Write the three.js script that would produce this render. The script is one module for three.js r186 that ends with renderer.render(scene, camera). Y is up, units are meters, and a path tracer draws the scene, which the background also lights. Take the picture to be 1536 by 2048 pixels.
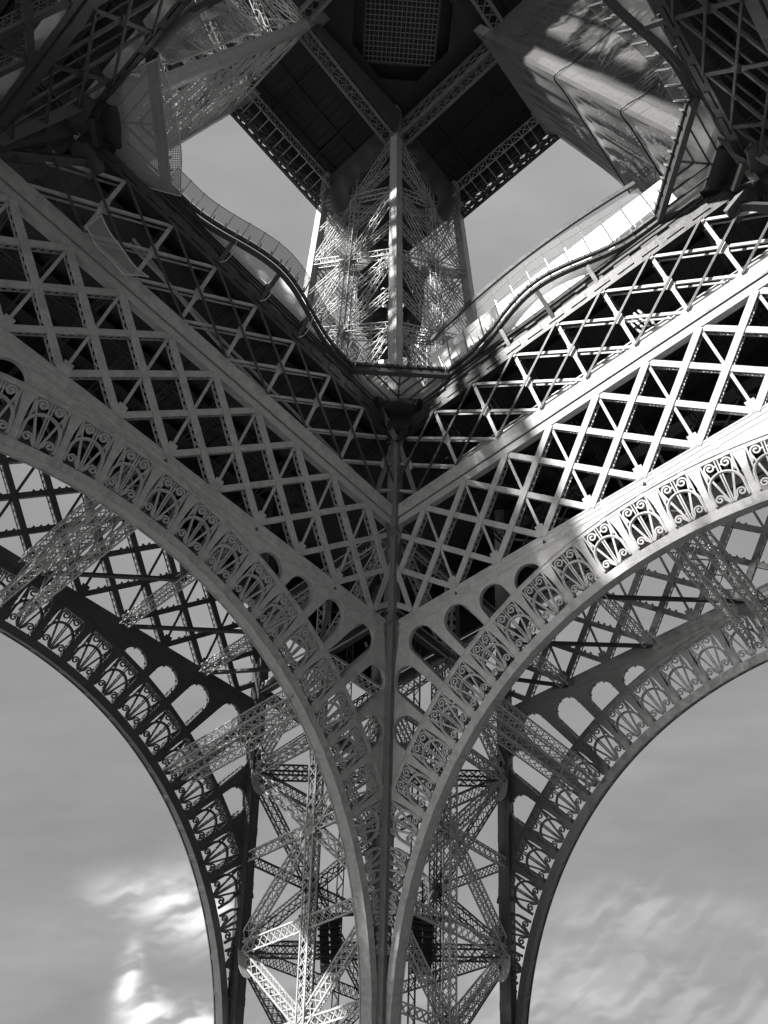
import * as THREE from 'three';

// ------------------------------------------------------------------ camera, sky, sun, exposure
const S = Math.SQRT1_2, V = (x, y, z) => new THREE.Vector3(x, y, z);
// tower axes: a runs to the right and away, b to the left and away, h is the height
const W = (a, b, h) => V((a - b) * S, h, -(a + b) * S);
const scene = new THREE.Scene();
const CAM = { x: -3.91683, y: 1.6, z: 13.95758, pitch: 0.86732, yaw: 0.0775980, roll: -0.0130193, f: 1527.92 };
const camera = new THREE.PerspectiveCamera(2 * Math.atan(1024 / CAM.f) * 180 / Math.PI, 0.75, 0.1, 4000);
camera.position.set(CAM.x, CAM.y, CAM.z);
{
  const cp = Math.cos(CAM.pitch), sp = Math.sin(CAM.pitch);
  const fw = V(Math.sin(CAM.yaw) * cp, sp, -Math.cos(CAM.yaw) * cp), r = V(Math.cos(CAM.yaw), 0, Math.sin(CAM.yaw));
  const u = r.clone().cross(fw);
  camera.up.copy(u.multiplyScalar(Math.cos(CAM.roll)).addScaledVector(r, -Math.sin(CAM.roll)));
  camera.lookAt(camera.position.clone().add(fw));
}
const EXPOSURE = 7.4, SKY = 0.88, SUN = 2.3;
const SUN_AZ = 171, SUN_EL = 29;   // azimuth in the a/b axes
const sunDir = (() => { const e = SUN_EL * Math.PI / 180, z = SUN_AZ * Math.PI / 180; return W(Math.cos(z) * Math.cos(e), Math.sin(z) * Math.cos(e), Math.sin(e)); })();
const sun = new THREE.DirectionalLight(new THREE.Color(1, 0.985, 0.96), SUN);
sun.position.copy(sunDir).multiplyScalar(260); sun.target.position.set(0, 0, 0);
sun.castShadow = true; sun.shadow.radius = 2.4; sun.shadow.mapSize.set(2048, 2048);
Object.assign(sun.shadow.camera, { left: -110, right: 110, top: 110, bottom: -110, near: 10, far: 520 });
scene.add(sun, sun.target);

const FACET = 0.0;   // how far the added pavilion's panels are turned
// seeded noise
let seed = 12345;
const rnd = () => ((seed = (seed * 1664525 + 1013904223) >>> 0) / 4294967296);
const hash = (x, y, z) => { let n = Math.imul(x, 374761393) ^ Math.imul(y, 668265263) ^ Math.imul(z, 2147483629 | 0); n = Math.imul(n ^ (n >>> 13), 1274126177); return ((n ^ (n >>> 16)) >>> 0) / 4294967296; };
function vnoise(x, y, z, per = 0) {
  const xi = Math.floor(x), yi = Math.floor(y), zi = Math.floor(z), s = t => t * t * (3 - 2 * t);
  const fx = s(x - xi), fy = s(y - yi), fz = s(z - zi), m = v => per ? ((v % per) + per) % per : v;
  const c = (i, j, k) => hash(m(xi + i), m(yi + j), zi + k), L = (p, q, t) => p + (q - p) * t;
  return L(L(L(c(0, 0, 0), c(1, 0, 0), fx), L(c(0, 1, 0), c(1, 1, 0), fx), fy), L(L(c(0, 0, 1), c(1, 0, 1), fx), L(c(0, 1, 1), c(1, 1, 1), fx), fy), fz);
}
function fbm(x, y, z, o = 5, per = 0) { let s = 0, w = 0.5, f = 1, t = 0; for (let i = 0; i < o; i++) { s += w * vnoise(x * f, y * f, z * f + i * 17, per * f); t += w; w *= 0.5; f *= 2; } return s / t; }
const sstep = (a, b, x) => { const t = Math.min(1, Math.max(0, (x - a) / (b - a))); return t * t * (3 - 2 * t); };
{
  const w = 4096, h = 2048, d = new Float32Array(w * h * 4);
  const pix = (px, py) => V((px - 768) / CAM.f, -(py - 1024) / CAM.f, -1).applyQuaternion(camera.quaternion).normalize();
  // a few brighter cloud banks: direction, half widths, strength
  const puffs = [[pix(400, 1820), 0.045, 0.03, 0.62], [pix(310, 1800), 0.06, 0.02, 0.4], [pix(258, 1950), 0.010, 0.026, 0.9], [pix(285, 2015), 0.02, 0.016, 0.85], [pix(370, 2046), 0.05, 0.014, 0.8], [pix(1350, 2000), 0.3, 0.06, 0.12], [pix(1270, 1820), 0.08, 0.025, 0.14], [pix(1130, 1960), 0.1, 0.05, 0.12]];
  for (let j = 0; j < h; j++) for (let i = 0; i < w; i++) {
    const o = (j * w + i) * 4; d[o + 3] = 1;
    const th = (1 - (j + 0.5) / h) * Math.PI, ph = ((i + 0.5) / w - 0.5) * 2 * Math.PI;
    const y = Math.cos(th); if (y < 0) { d[o] = d[o + 1] = d[o + 2] = 0.045 * SKY; continue; }
    const x = Math.cos(ph) * Math.sin(th), z = Math.sin(ph) * Math.sin(th), k = 1 / Math.max(0.22, y + 0.25), lx = x * k, lz = z * k;
    const wx = 0.6 * fbm(lx * 3, lz * 3, 8.3, 3), n = fbm(lx * 2.6 + wx + 5, lz * 4.2 - lx + 3, 1.3, 5), n2 = fbm(lx * 14 + lz * 10 + wx * 4, lz * 30 - lx * 4, 7.7, 5);
    let L = 0.05 + 0.004 * sstep(0.3, 0.9, y) + 0.024 * (n - 0.5) + 0.008 * (n2 - 0.5) + 0.007 * sstep(0.5, 0.78, n) * (0.6 + 0.8 * n2) + 0.006 * sstep(0.5, 0.15, y);
    for (const [p, sx, sy, g] of puffs) {
      const ax = x - p.x, ay = y - p.y, az = z - p.z; if (ax * ax + ay * ay + az * az > 0.3) continue;
      const il = 1 / Math.hypot(p.x, p.z), hx = (-p.z * ax + p.x * az) * il, q = (hx / sx) ** 2 + (ay / sy) ** 2;
      if (q < 6) { const wq = fbm(hx * 18, ay * 18, 5.5, 3) - 0.5; L += 0.12 * g * Math.exp(-q) * (0.12 + 1.4 * sstep(0.36, 0.7, fbm(hx * 20 + ay * 24 + wq * 2, ay * 95 - hx * 34 + wq * 3, 3.1, 6))); }
    }
    d[o] = d[o + 1] = d[o + 2] = L * SKY;
  }
  const t = new THREE.DataTexture(d, w, h, THREE.RGBAFormat, THREE.FloatType);
  t.mapping = THREE.EquirectangularReflectionMapping; t.magFilter = THREE.LinearFilter; t.minFilter = THREE.LinearFilter; t.needsUpdate = true;
  scene.background = t; scene.environment = t;
}
const renderer = new THREE.WebGLRenderer({ antialias: true });
renderer.toneMapping = THREE.LinearToneMapping; renderer.toneMappingExposure = EXPOSURE; renderer.shadowMap.enabled = true;

// ------------------------------------------------------------------ materials
function tex(n, fn) {
  const d = new Uint8Array(n * n * 4);
  for (let j = 0; j < n; j++) for (let i = 0; i < n; i++) { const v = fn(i / n, j / n), o = (j * n + i) * 4; for (let c = 0; c < 3; c++) d[o + c] = Math.max(0, Math.min(255, v * 255)); d[o + 3] = 255; }
  const t = new THREE.DataTexture(d, n, n); t.wrapS = t.wrapT = THREE.RepeatWrapping; t.magFilter = THREE.LinearFilter; t.minFilter = THREE.LinearMipmapLinearFilter; t.generateMipmaps = true; t.needsUpdate = true; return t;
}
const paintMap = tex(512, (u, v) => {
  const a = fbm(u * 6, v * 6, 0.5, 5, 6), b = fbm(u * 30, v * 4, 4.5, 4, 2), c = fbm(u * 40, v * 40, 9.5, 2, 40);
  const st = fbm(u * 48, v * 3, 14.5, 3, 1);
  return 0.86 + 0.28 * (a - 0.5) + 0.22 * (b - 0.5) + 0.08 * (c - 0.5) - 0.14 * sstep(0.66, 0.8, a) - 0.14 * sstep(0.6, 0.75, st);
});
paintMap.colorSpace = THREE.SRGBColorSpace;
const roughMap = tex(256, (u, v) => 0.62 + 0.5 * (fbm(u * 8, v * 8, 2.5, 4, 8) - 0.5));
const bumpMap = tex(256, (u, v) => fbm(u * 24, v * 24, 6.5, 3, 24));
const G = g => new THREE.Color().setRGB(g, g, g);
const std = (g, o = {}) => new THREE.MeshStandardMaterial({ color: G(g), roughness: 0.62, metalness: 0, map: paintMap, roughnessMap: roughMap, bumpMap, bumpScale: 0.004, ...o });
const M = {
  paint: std(0.43), paintThin: std(0.43, { bumpScale: 0 }), mid: std(0.18), far: std(0.065), iron: std(0.06), dark: std(0.02), plank: std(0.022), steel: std(0.45, { metalness: 0.5, roughness: 0.45 }),  // mid, far, iron, dark: darker copies of paint, shade put into the colour
  pipe: std(0.7), rope: std(0.6), nearBlack: std(0.012),  // near black serves rubber parts, and the deck slabs as painted-in shade
  ground: std(0.1, { bumpScale: 0.01 }),
  frost: new THREE.MeshPhysicalMaterial({ color: G(0.85), roughness: 0.97, transmission: 0.97, thickness: 0 }),
  clear: new THREE.MeshPhysicalMaterial({ color: G(0.9), roughness: 0.04, transmission: 0.92, thickness: 0, ior: 1.5 }),
  mirror: new THREE.MeshPhysicalMaterial({ color: G(0.78), roughness: 0.4, metalness: 0.1 }),  // pale pavilion panels, added to bounce sun onto the left girder
  tint: new THREE.MeshPhysicalMaterial({ color: G(0.5), roughness: 0.05, transmission: 0.95, thickness: 0, ior: 1.45 }),
  screen: new THREE.MeshPhysicalMaterial({ color: G(0.8), roughness: 0.16, transmission: 0.6, thickness: 0, ior: 1.5 }),
};

// ------------------------------------------------------------------ geometry helpers
const Z = V(0, 0, 1);
class MB {
  constructor(clip) { this.p = []; this.n = []; this.u = []; this.clip = clip; }
  quad(a, b, c, d, uv) {
    const nx = (b.y - a.y) * (d.z - a.z) - (b.z - a.z) * (d.y - a.y), ny = (b.z - a.z) * (d.x - a.x) - (b.x - a.x) * (d.z - a.z), nz = (b.x - a.x) * (d.y - a.y) - (b.y - a.y) * (d.x - a.x);
    const l = Math.hypot(nx, ny, nz) || 1;
    for (const q of [a, b, c, a, c, d]) { this.p.push(q.x, q.y, q.z); this.n.push(nx / l, ny / l, nz / l); }
    const [w, h, o] = uv; const k = 0.3;
    this.u.push(o, o, o + w * k, o, o + w * k, o + h * k, o, o, o + w * k, o + h * k, o, o + h * k);
    return this;
  }
  // box from p to q: d along n, w across; caps too
  bar(p, q, w, d, n = Z) {
    const ax = q.clone().sub(p), L = ax.length(); if (L < 1e-4) return this; ax.divideScalar(L);
    const sd = ax.clone().cross(n); if (sd.lengthSq() < 1e-8) sd.copy(ax).cross(V(0.3, 1, 0.2)); sd.normalize();
    const nn = sd.clone().cross(ax).normalize();
    if (this.clip && this.clip(p.clone().lerp(q, 0.5))) return this;
    const c = (b, i, j) => b.clone().addScaledVector(sd, i * w / 2).addScaledVector(nn, j * d / 2);
    const A = [c(p, -1, -1), c(p, 1, -1), c(p, 1, 1), c(p, -1, 1)], B = [c(q, -1, -1), c(q, 1, -1), c(q, 1, 1), c(q, -1, 1)];
    const o = (p.x * 0.37 + p.y * 0.21 + p.z * 0.13) % 1;
    for (let i = 0; i < 4; i++) { const j = (i + 1) % 4; this.quad(A[i], A[j], B[j], B[i], [i % 2 ? d : w, L, o]); }
    this.quad(A[3], A[2], A[1], A[0], [w, d, o]); this.quad(B[0], B[1], B[2], B[3], [w, d, o]);
    return this;
  }
  box(cx, cy, cz, w, h, d) { return this.bar(V(cx, cy - h / 2, cz), V(cx, cy + h / 2, cz), w, d, Z); }
  // rectangular section w (in plane) x d (along n) swept along points; n fixed
  sweep(pts, w, d, n = Z, wf) {
    const m = pts.length, R = [];
    for (let i = 0; i < m; i++) {
      const t = pts[Math.min(m - 1, i + 1)].clone().sub(pts[Math.max(0, i - 1)]).normalize(), sd = t.clone().cross(n).normalize(), nn = n, ww = wf ? wf(i / (m - 1)) : w;
      const c = (x, y) => pts[i].clone().addScaledVector(sd, x * ww / 2).addScaledVector(nn, y * d / 2);
      R.push([c(-1, -1), c(1, -1), c(1, 1), c(-1, 1)]);
    }
    let s = 0;
    for (let i = 0; i < m - 1; i++) {
      const L = pts[i].distanceTo(pts[i + 1]);
      if (!(this.clip && this.clip(pts[i].clone().lerp(pts[i + 1], 0.5)))) for (let k = 0; k < 4; k++) { const j = (k + 1) % 4; this.quad(R[i][k], R[i][j], R[i + 1][j], R[i + 1][k], [k % 2 ? d : w, L, (s * 0.3) % 7]); }
      s += L;
    }
    const a = R[0], b = R[m - 1]; 
    if (!this.clip) { this.quad(a[3], a[2], a[1], a[0], [w, d, 0]); this.quad(b[0], b[1], b[2], b[3], [w, d, 0]); }
    return this;
  }
  // open lattice beam: four corner angles and crossed lacing on its sides
  lattice(p, q, w, d, n, pitch = 0.8, ch = 0.1, br = 0.06, single = false) {
    const ax = q.clone().sub(p), L = ax.length(); ax.divideScalar(L);
    const sd = ax.clone().cross(n).normalize(), nn = sd.clone().cross(ax).normalize();
    const c = (f, i, j) => p.clone().addScaledVector(ax, f * L).addScaledVector(sd, i * w / 2).addScaledVector(nn, j * d / 2);
    for (const [i, j] of [[-1, -1], [1, -1], [1, 1], [-1, 1]]) this.bar(c(0, i, j), c(1, i, j), ch, ch, nn);
    const N = Math.max(2, Math.round(L / pitch));
    for (const [A, B, m] of [[[-1, 1], [1, 1], nn], [[-1, -1], [1, -1], nn], [[-1, -1], [-1, 1], sd], [[1, -1], [1, 1], sd]])
      for (let k = 0; k < N; k++) {
        const f = k / N, g = (k + 1) / N, sw = k % 2;
        if (!single || !sw) this.bar(c(f, ...A), c(g, ...B), br, 0.03, m);
        if (!single || sw) this.bar(c(f, ...B), c(g, ...A), br, 0.03, m);
      }
    return this;
  }
  geo() {
    const g = new THREE.BufferGeometry();
    g.setAttribute('position', new THREE.Float32BufferAttribute(this.p, 3)); g.setAttribute('normal', new THREE.Float32BufferAttribute(this.n, 3)); g.setAttribute('uv', new THREE.Float32BufferAttribute(this.u, 2));
    return g;
  }
  build(name, mat, parent) { return part(name, this.geo(), mat, parent); }
}
function part(name, geo, mat, parent) {
  const m = new THREE.Mesh(geo, mat); m.name = name; m.castShadow = m.receiveShadow = true; if (parent) parent.add(m); return m;
}
const used = {};
const numbered = n => { const k = used[n] = (used[n] ?? -1) + 1; return k ? `${n}_${String(k).padStart(3, '0')}` : n; };
function tag(o, label, category, group, kind) {
  o.userData = { label, category }; if (group) o.userData.group = group; if (kind) o.userData.kind = kind; return o;
}
function thing(name, label, category, group) { const g = new THREE.Group(); g.name = numbered(name); tag(g, label, category, group); scene.add(g); return g; }
function shapeGeo(pts, holes, depth) {
  const s = new THREE.Shape(pts.map(p => new THREE.Vector2(p.x, p.y)));
  for (const h of holes || []) s.holes.push(new THREE.Path(h.map(p => new THREE.Vector2(p.x, p.y))));
  const g = new THREE.ExtrudeGeometry(s, { depth, bevelEnabled: false, curveSegments: 1 });
  const u = g.attributes.uv; for (let i = 0; i < u.count; i++) u.setXY(i, u.getX(i) * 0.3, u.getY(i) * 0.3);
  return g;
}

// ------------------------------------------------------------------ the tower's measures
const P0 = 40.6415, SL = 0.46498, K = Math.sqrt(1 + SL * SL), PW = 15;
const pAt = h => P0 - SL * h, pT = t => P0 - SL * t / K;         // inner face half width at height / slope length
const H_LOW = 40.92, H_UP = 47.81, H_EDGE = 54;
const T_LOW = H_LOW * K, T_UP = H_UP * K, T_MID = 51.2 * K, T_EDGE = H_EDGE * K, NODE = 3.86;
const AT0 = 5.52, ASP = 0.98916, R_LOW = 34.7, R_UP = 38.1;
const AP = (th, r, z = 0) => V(r * Math.sin(th), AT0 + r * Math.cos(th) / ASP, z);
const p2 = h => 7.55 + 0.195 * (99.466 - h), q2 = h => 19.614 + 0.272 * (99.466 - h), H2 = 99.47;

// a group lying in an inclined face: x along the face, y up the slope, z towards the inside of the tower
function seat(g, turn, off = 0) {
  const ea = W(1, 0, 0), eb = W(0, 1, 0), et = eb.clone().multiplyScalar(-SL).add(V(0, 1, 0)).divideScalar(K), en = ea.clone().cross(et).normalize();
  const q = new THREE.Quaternion().setFromRotationMatrix(new THREE.Matrix4().makeBasis(ea, et, en));
  const y = new THREE.Quaternion().setFromAxisAngle(V(0, 1, 0), turn);
  g.quaternion.copy(y.clone().multiply(q)); g.position.copy(W(0, P0 + off, 0).applyQuaternion(y)); return g;
}
const LEFT = 0, RIGHT = -Math.PI / 2, LBACK = Math.PI / 2, RBACK = Math.PI;

// ------------------------------------------------------------------ ground
{
  const g = new THREE.PlaneGeometry(3000, 3000); g.rotateX(-Math.PI / 2);
  const u = g.attributes.uv; for (let i = 0; i < u.count; i++) u.setXY(i, u.getX(i) * 500, u.getY(i) * 500);
  const m = part('ground', g, M.ground, scene); tag(m, 'flat paved ground beneath the iron tower', 'ground', null, 'structure');
}

// ------------------------------------------------------------------ decorative arches
const DTH = 4.3 * Math.PI / 180;
const V0 = R_LOW + 0.27, V1 = R_UP - 0.17, VH = V1 - V0;
function bayParts(clip) {
  const arc = (cx, cy, r, a0, a1, n) => { const o = []; for (let i = 0; i <= n; i++) { const a = a0 + (a1 - a0) * i / n; o.push(V(cx + r * Math.cos(a), cy + r * Math.sin(a), 0)); } return o; };
  const line = (x0, y0, x1, y1, n = 8) => { const o = []; for (let i = 0; i <= n; i++) o.push(V(x0 + (x1 - x0) * i / n, y0 + (y1 - y0) * i / n, 0)); return o; };
  const hoop = new MB(clip);
  const D = Math.PI / 180;
  const pts = [...line(-1.02, 0.12, -1.02, 1.02, 6), ...arc(0, 1.08, 1.02, 180 * D, 0, 22), ...line(1.02, 1.02, 1.02, 0.12, 6)];
  hoop.sweep(pts, 0.17, 0.18); hoop.sweep(pts.map(p => p.clone().setZ(0.11)), 0.06, 0.05);
  for (const s of [-1, 1]) hoop.sweep(line(s * 0.94, 1.5, s * 0.97, VH, 6), 0.1, 0.15);
  const ribC = new MB(clip); ribC.sweep(line(-0.055, 0.05, -0.09, VH), 0.08, 0.14).sweep(line(0.055, 0.05, 0.09, VH), 0.08, 0.14);
  const rib = s => { const b = new MB(clip); b.sweep(line(s * 0.12, 0.06, s * 0.66, 1.86, 10), 0.13, 0.14); b.sweep(line(s * 0.66, 1.86, s * 0.88, VH - 0.3, 5), 0.1, 0.14); return b; };
  const spiral = (cx, cy, r0, a0, turns, dir, lead) => { const o = lead.slice(); const n = 24; for (let i = 0; i <= n; i++) { const f = i / n, r = r0 * (1 - 0.8 * f), a = a0 + dir * turns * 2 * Math.PI * f; o.push(V(cx + r * Math.cos(a), cy + r * Math.sin(a), 0)); } return o; };
  const up = s => { const b = new MB(clip); b.sweep(spiral(s * 0.5, VH - 0.36, 0.33, s > 0 ? 0 : Math.PI, 1.4, s, line(s * 0.86, 1.95, s * 0.84, 2.3, 3)), 0.1, 0.15); b.bar(V(s * 0.08, VH - 0.36, 0), V(s * 0.22, VH - 0.36, 0), 0.09, 0.1); return b; };
  const lo = s => { const b = new MB(clip); b.sweep(spiral(s * 0.66, 0.48, 0.28, s > 0 ? Math.PI * 0.95 : Math.PI * 0.05, 1.35, -s, line(s * 0.12, 0.05, s * 0.36, 0.36, 4)), 0.1, 0.15); return b; };
  return [['hoop', hoop], ['rib', ribC], ['rib', rib(-1)], ['rib', rib(1)], ['scroll', up(-1)], ['scroll', up(1)], ['scroll', lo(-1)], ['scroll', lo(1)]].map(([n, b]) => [n, b.geo()]);
}
const bayShared = bayParts();
const strutGeo = (() => {   // flared plate front and back, lacing between
  const L = VH + 0.1, pr = [], hw = v => 0.2 + 0.16 * Math.pow(Math.abs(v / L * 2 - 0.85), 2.2);
  const n = 14; for (let i = 0; i <= n; i++) pr.push(V(hw(L * i / n), L * i / n, 0)); for (let i = n; i >= 0; i--) pr.push(V(-hw(L * i / n), L * i / n, 0));
  const f = shapeGeo(pr, [], 0.06), lace = new MB();
  for (const x of [-0.24, 0.24]) for (let k = 0; k < 7; k++) { const a = k * L / 7, b = (k + 1) * L / 7; lace.bar(V(x, a, -0.02), V(x, b, -0.95), 0.07, 0.03, V(1, 0, 0)); lace.bar(V(x, b, -0.02), V(x, a, -0.95), 0.07, 0.03, V(1, 0, 0)); }
  return { front: f, lace: lace.geo(), back: new MB().bar(V(0, 0, -0.97), V(0, L, -0.97), 0.55, 0.05).geo() };
})();
const lampGeo = new MB().box(0, 0, 0, 0.16, 0.16, 0.2).geo();
function arch(turn, off, label, mat, lamps) {
  const g = seat(thing('decorative_arch', label, 'arch'), turn, off);
  if (turn !== LEFT) g.scale.x = -1;                     // the right hand arches are the mirror image
  const shift = off;                                     // the legs of this face stand at pT
  const legS = t => pT(t), thMin = -26 * Math.PI / 180;
  const full = 62 * Math.PI / 180;
  const arcPts = (r, z, a0, a1, n) => { const o = []; for (let i = 0; i <= n; i++) o.push(AP(a0 + (a1 - a0) * i / n, r, z)); return o; };
  new MB().sweep(arcPts(R_LOW, -0.52, -0.62, 1.3, 110), 0.52, 1.16).sweep(arcPts(R_LOW - 0.3, 0.03, -0.62, 1.3, 110), 0.08, 0.16).sweep(arcPts(R_LOW - 0.29, -1.12, -0.62, 1.3, 110), 0.06, 0.12).build('lower_rim', mat, g);
  const thLeg = 46.8 * Math.PI / 180;
  new MB().sweep(arcPts(R_UP, -0.5, -0.62, thLeg + 0.02, 90), 0.34, 1.1).sweep(arcPts(R_UP + 0.14, 0.07, -0.62, thLeg + 0.015, 90), 0.06, 0.06).build('upper_rim', mat, g);
  for (let k = -6; k < 15; k++) {
    const th = (k + 0.24) * DTH, A = AP(th - 0.007, R_LOW, 0.068), B = AP(th + 0.007, R_LOW, 0.068);
    if (B.x > legS(B.y)) continue;
    new MB().bar(A, B, 0.44, 0.02).build('splice_plate', mat, g); new MB().bar(AP(th - 0.006, R_LOW - 0.275, -0.55), AP(th + 0.006, R_LOW - 0.275, -0.55), 0.03, 1.0).build('splice_plate', mat, g);
    if (th < thLeg) new MB().bar(AP(th - 0.006, R_UP, 0.06), AP(th + 0.006, R_UP, 0.06), 0.3, 0.02).build('splice_plate', mat, g);
  }
  // spandrel plate with round ended openings between the struts
  const out = [], r = R_UP + 0.1, top = 44.2, s0 = -21.6;
  for (let i = 0; i <= 60; i++) out.push(AP(-0.62 + (thLeg - 0.01 + 0.62) * i / 60, r));
  out.push(V(legS(AP(thLeg, r).y) - 0.35, AP(thLeg, r).y + 0.25, 0), V(legS(top) - 0.35, top, 0), V(out[0].x, top, 0));
  const holes = [], collars = new MB();
  for (const sg of [-1, 1]) for (let i = 3; i < 11; i++) {
    const th = (i + 0.5) * DTH, hw = 1.15, ok = rr => { const c = AP(th, rr - hw); return c.y + hw < 43.95 && (legS(c.y) - c.x) / K > hw + 0.42; };
    if (sg < 0 && i > 6) continue;
    let re = R_UP + 0.35; while (ok(re + 0.05) && re < R_UP + 12) re += 0.05;
    const rb = R_UP + 0.22; if (re - rb < 0.45) continue;
    const dir = V(Math.sin(th) * sg, Math.cos(th), 0), sd = V(Math.cos(th) * sg, -Math.sin(th), 0), at = (rr, x) => AP(th * sg, rr).addScaledVector(sd, x);
    const h = []; const rc = re - hw;
    if (rc > rb) { h.push(at(rb, -hw)); for (let k = 0; k <= 16; k++) { const a = Math.PI * (1 - k / 16); h.push(at(rc + hw * Math.sin(a), hw * Math.cos(a))); } h.push(at(rb, hw)); }
    else for (let k = 0; k <= 16; k++) { const a0 = Math.asin((rb - rc) / hw), a = Math.PI - a0 - (Math.PI - 2 * a0) * k / 16; h.push(at(rc + hw * Math.sin(a), hw * Math.cos(a))); }
    holes.push(h); collars.sweep(h.map(p => p.clone().setZ(-0.17)), 0.04, 0.42);
    if (lamps) for (let k = 1; k < h.length - 1; k += 4) { const q = h[k].clone().lerp(at(rc, 0), 0.06); collars.box(q.x, q.y, -0.25, 0.11, 0.11, 0.15); }
  }
  const plate = part('spandrel_plate', shapeGeo(out, holes, 0.07), mat, g); plate.position.z = -0.07;
  collars.build('opening_collar', mat, g);
  // thin cover strips along the chord part of the plate
  for (let k = -6; k < 17; k++) {
    const th = k * DTH, base = AP(th, V0 - 0.05), limit = legS(AP(th, V1).y);
    if (base.x > legS(base.y) - 0.2 || th < thMin - 0.3) continue;
    const st = part('strut', strutGeo.front, mat, g); st.position.copy(base).setZ(-0.03); st.rotation.z = -th;
    part('lacing', strutGeo.lace, mat, st); part('back_plate', strutGeo.back, mat, st);
    if (AP(th, V1).x > limit + 0.2) { g.remove(st); continue; }
  }
  for (let k = -6; k < 16; k++) {                        // laced ties behind the plate between the openings
    if (Math.abs(k) < 3) continue; const th = k * DTH; let r1 = R_UP + 0.2; const end = rr => AP(th, rr).y < 44 && Math.abs(AP(th, rr).x) < legS(AP(th, rr).y) - 0.3;
    while (end(r1 + 0.1)) r1 += 0.1; if (r1 < R_UP + 0.8) continue;
    const b = new MB(), A = AP(th, R_UP + 0.2), B = AP(th, r1), sd = V(Math.cos(th), -Math.sin(th), 0), N = Math.round((r1 - R_UP) / 0.5);
    for (const z of [-0.95]) b.bar(A.clone().setZ(z), B.clone().setZ(z), 0.6, 0.05);
    for (const x of [-0.27, 0.27]) for (let i = 0; i < N; i++) { const u = A.clone().lerp(B, i / N).addScaledVector(sd, x), w = A.clone().lerp(B, (i + 1) / N).addScaledVector(sd, x); b.bar(u.clone().setZ(-0.05), w.clone().setZ(-0.95), 0.07, 0.03, sd); b.bar(w.clone().setZ(-0.05), u.clone().setZ(-0.95), 0.07, 0.03, sd); }
    b.build('laced_tie', mat, g);
  }
  for (let k = -6; k < 15; k++) {
    const th = (k + 0.5) * DTH, base = AP(th, V0), corner = AP(th + DTH / 2, V1);
    if (base.x - 1 > legS(base.y)) continue;
    let set = bayShared;
    if (corner.x > legS(corner.y) - 0.35) {
      const c = Math.cos(th), s = Math.sin(th);
      set = bayParts(p => { const x = base.x + p.x * c + p.y * s, y = base.y - p.x * s + p.y * c; return x > legS(y) - 0.3; });
    }
    let fan = null;
    for (const [n, geo] of set) {
      if (!geo.attributes.position.count) continue;
      if (!fan) { fan = part('fan_ornament', geo, mat, g); fan.position.copy(base); fan.rotation.z = -th; fan.position.z = -0.02; }
      else part(n, geo, mat, fan);
    }
    if (lamps && fan && set === bayShared) { const lb = new MB(); for (const [x, y] of [[-0.86, 1.75], [0.86, 1.75], [1.12, 0.9]]) lb.box(x, y, 0.02, 0.12, 0.12, 0.16); lb.build('lamp', mat, fan); }
  }
  return g;
}
arch(LEFT, 0, 'nearer arch on the left, scrolled fan panels, sunlit top edge beneath the left inner girder', M.paint, false);
arch(RIGHT, 0, 'nearer arch on the right, scrolled fan panels, dappled sun on its upper part', M.paint, false);
arch(LEFT, PW, 'farther dark arch on the left, fan panels silhouetted against the pale sky', M.far, true);  // M.far: the backlit darkness of the farther arches is put into the colour
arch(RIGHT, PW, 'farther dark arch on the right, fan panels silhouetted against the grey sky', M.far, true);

// ------------------------------------------------------------------ lattice girders between the piers
// mir = 1: rods of the first family rise towards -x
function flangeMember(A, B, w, depth, zf, lace, pitch = 0.5) {
  const f = new MB(), l = new MB(), ax = B.clone().sub(A), L = ax.length(); ax.divideScalar(L); const sd = ax.clone().cross(Z).normalize();
  f.bar(A.clone().setZ(zf), B.clone().setZ(zf), w, 0.05);
  for (const x of [-1, 1]) f.bar(A.clone().addScaledVector(sd, x * (w / 2 - 0.03)).setZ(zf - 0.08), B.clone().addScaledVector(sd, x * (w / 2 - 0.03)).setZ(zf - 0.08), 0.05, 0.12);
  if (lace) {
    for (const x of [-1, 1]) l.bar(A.clone().addScaledVector(sd, x * (w / 2 - 0.05)).setZ(zf - depth), B.clone().addScaledVector(sd, x * (w / 2 - 0.05)).setZ(zf - depth), 0.08, 0.06);
    const N = Math.max(2, Math.round(L / pitch));
    for (const x of [-1, 1]) for (let i = 0; i < N; i++) {
      const u = A.clone().addScaledVector(ax, L * i / N).addScaledVector(sd, x * (w / 2 - 0.03)), v = A.clone().addScaledVector(ax, L * (i + 1) / N).addScaledVector(sd, x * (w / 2 - 0.03));
      l.bar(u.clone().setZ(zf - 0.1), v.clone().setZ(zf - depth), 0.055, 0.025, sd); l.bar(v.clone().setZ(zf - 0.1), u.clone().setZ(zf - depth), 0.055, 0.025, sd);
    }
  }
  return [f, l];
}
function clipSeg(A, B, m) {            // keep the piece of A-B inside the legs
  const ok = f => { const p = A.clone().lerp(B, f); return Math.abs(p.x) < pT(p.y) - m; };
  let f0 = 0, f1 = 1; while (f0 < 1 && !ok(f0)) f0 += 0.01; while (f1 > 0 && !ok(f1)) f1 -= 0.01;
  return f1 - f0 < 0.08 ? null : [A.clone().lerp(B, f0), A.clone().lerp(B, f1)];
}
const diamond = (cx, cy, w, h, z, mb) => { mb.quad(V(cx - w, cy - h * 0.5, z), V(cx - w * 0.4, cy - h, z), V(cx + w * 0.4, cy - h, z), V(cx + w, cy - h * 0.5, z), [1, 1, 0]); mb.bar(V(cx, cy - h, z), V(cx, cy + h, z), w * 1.25, 0.04); mb.bar(V(cx, cy - h * 0.55, z), V(cx, cy + h * 0.55, z), w * 2, 0.045); };
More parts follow.
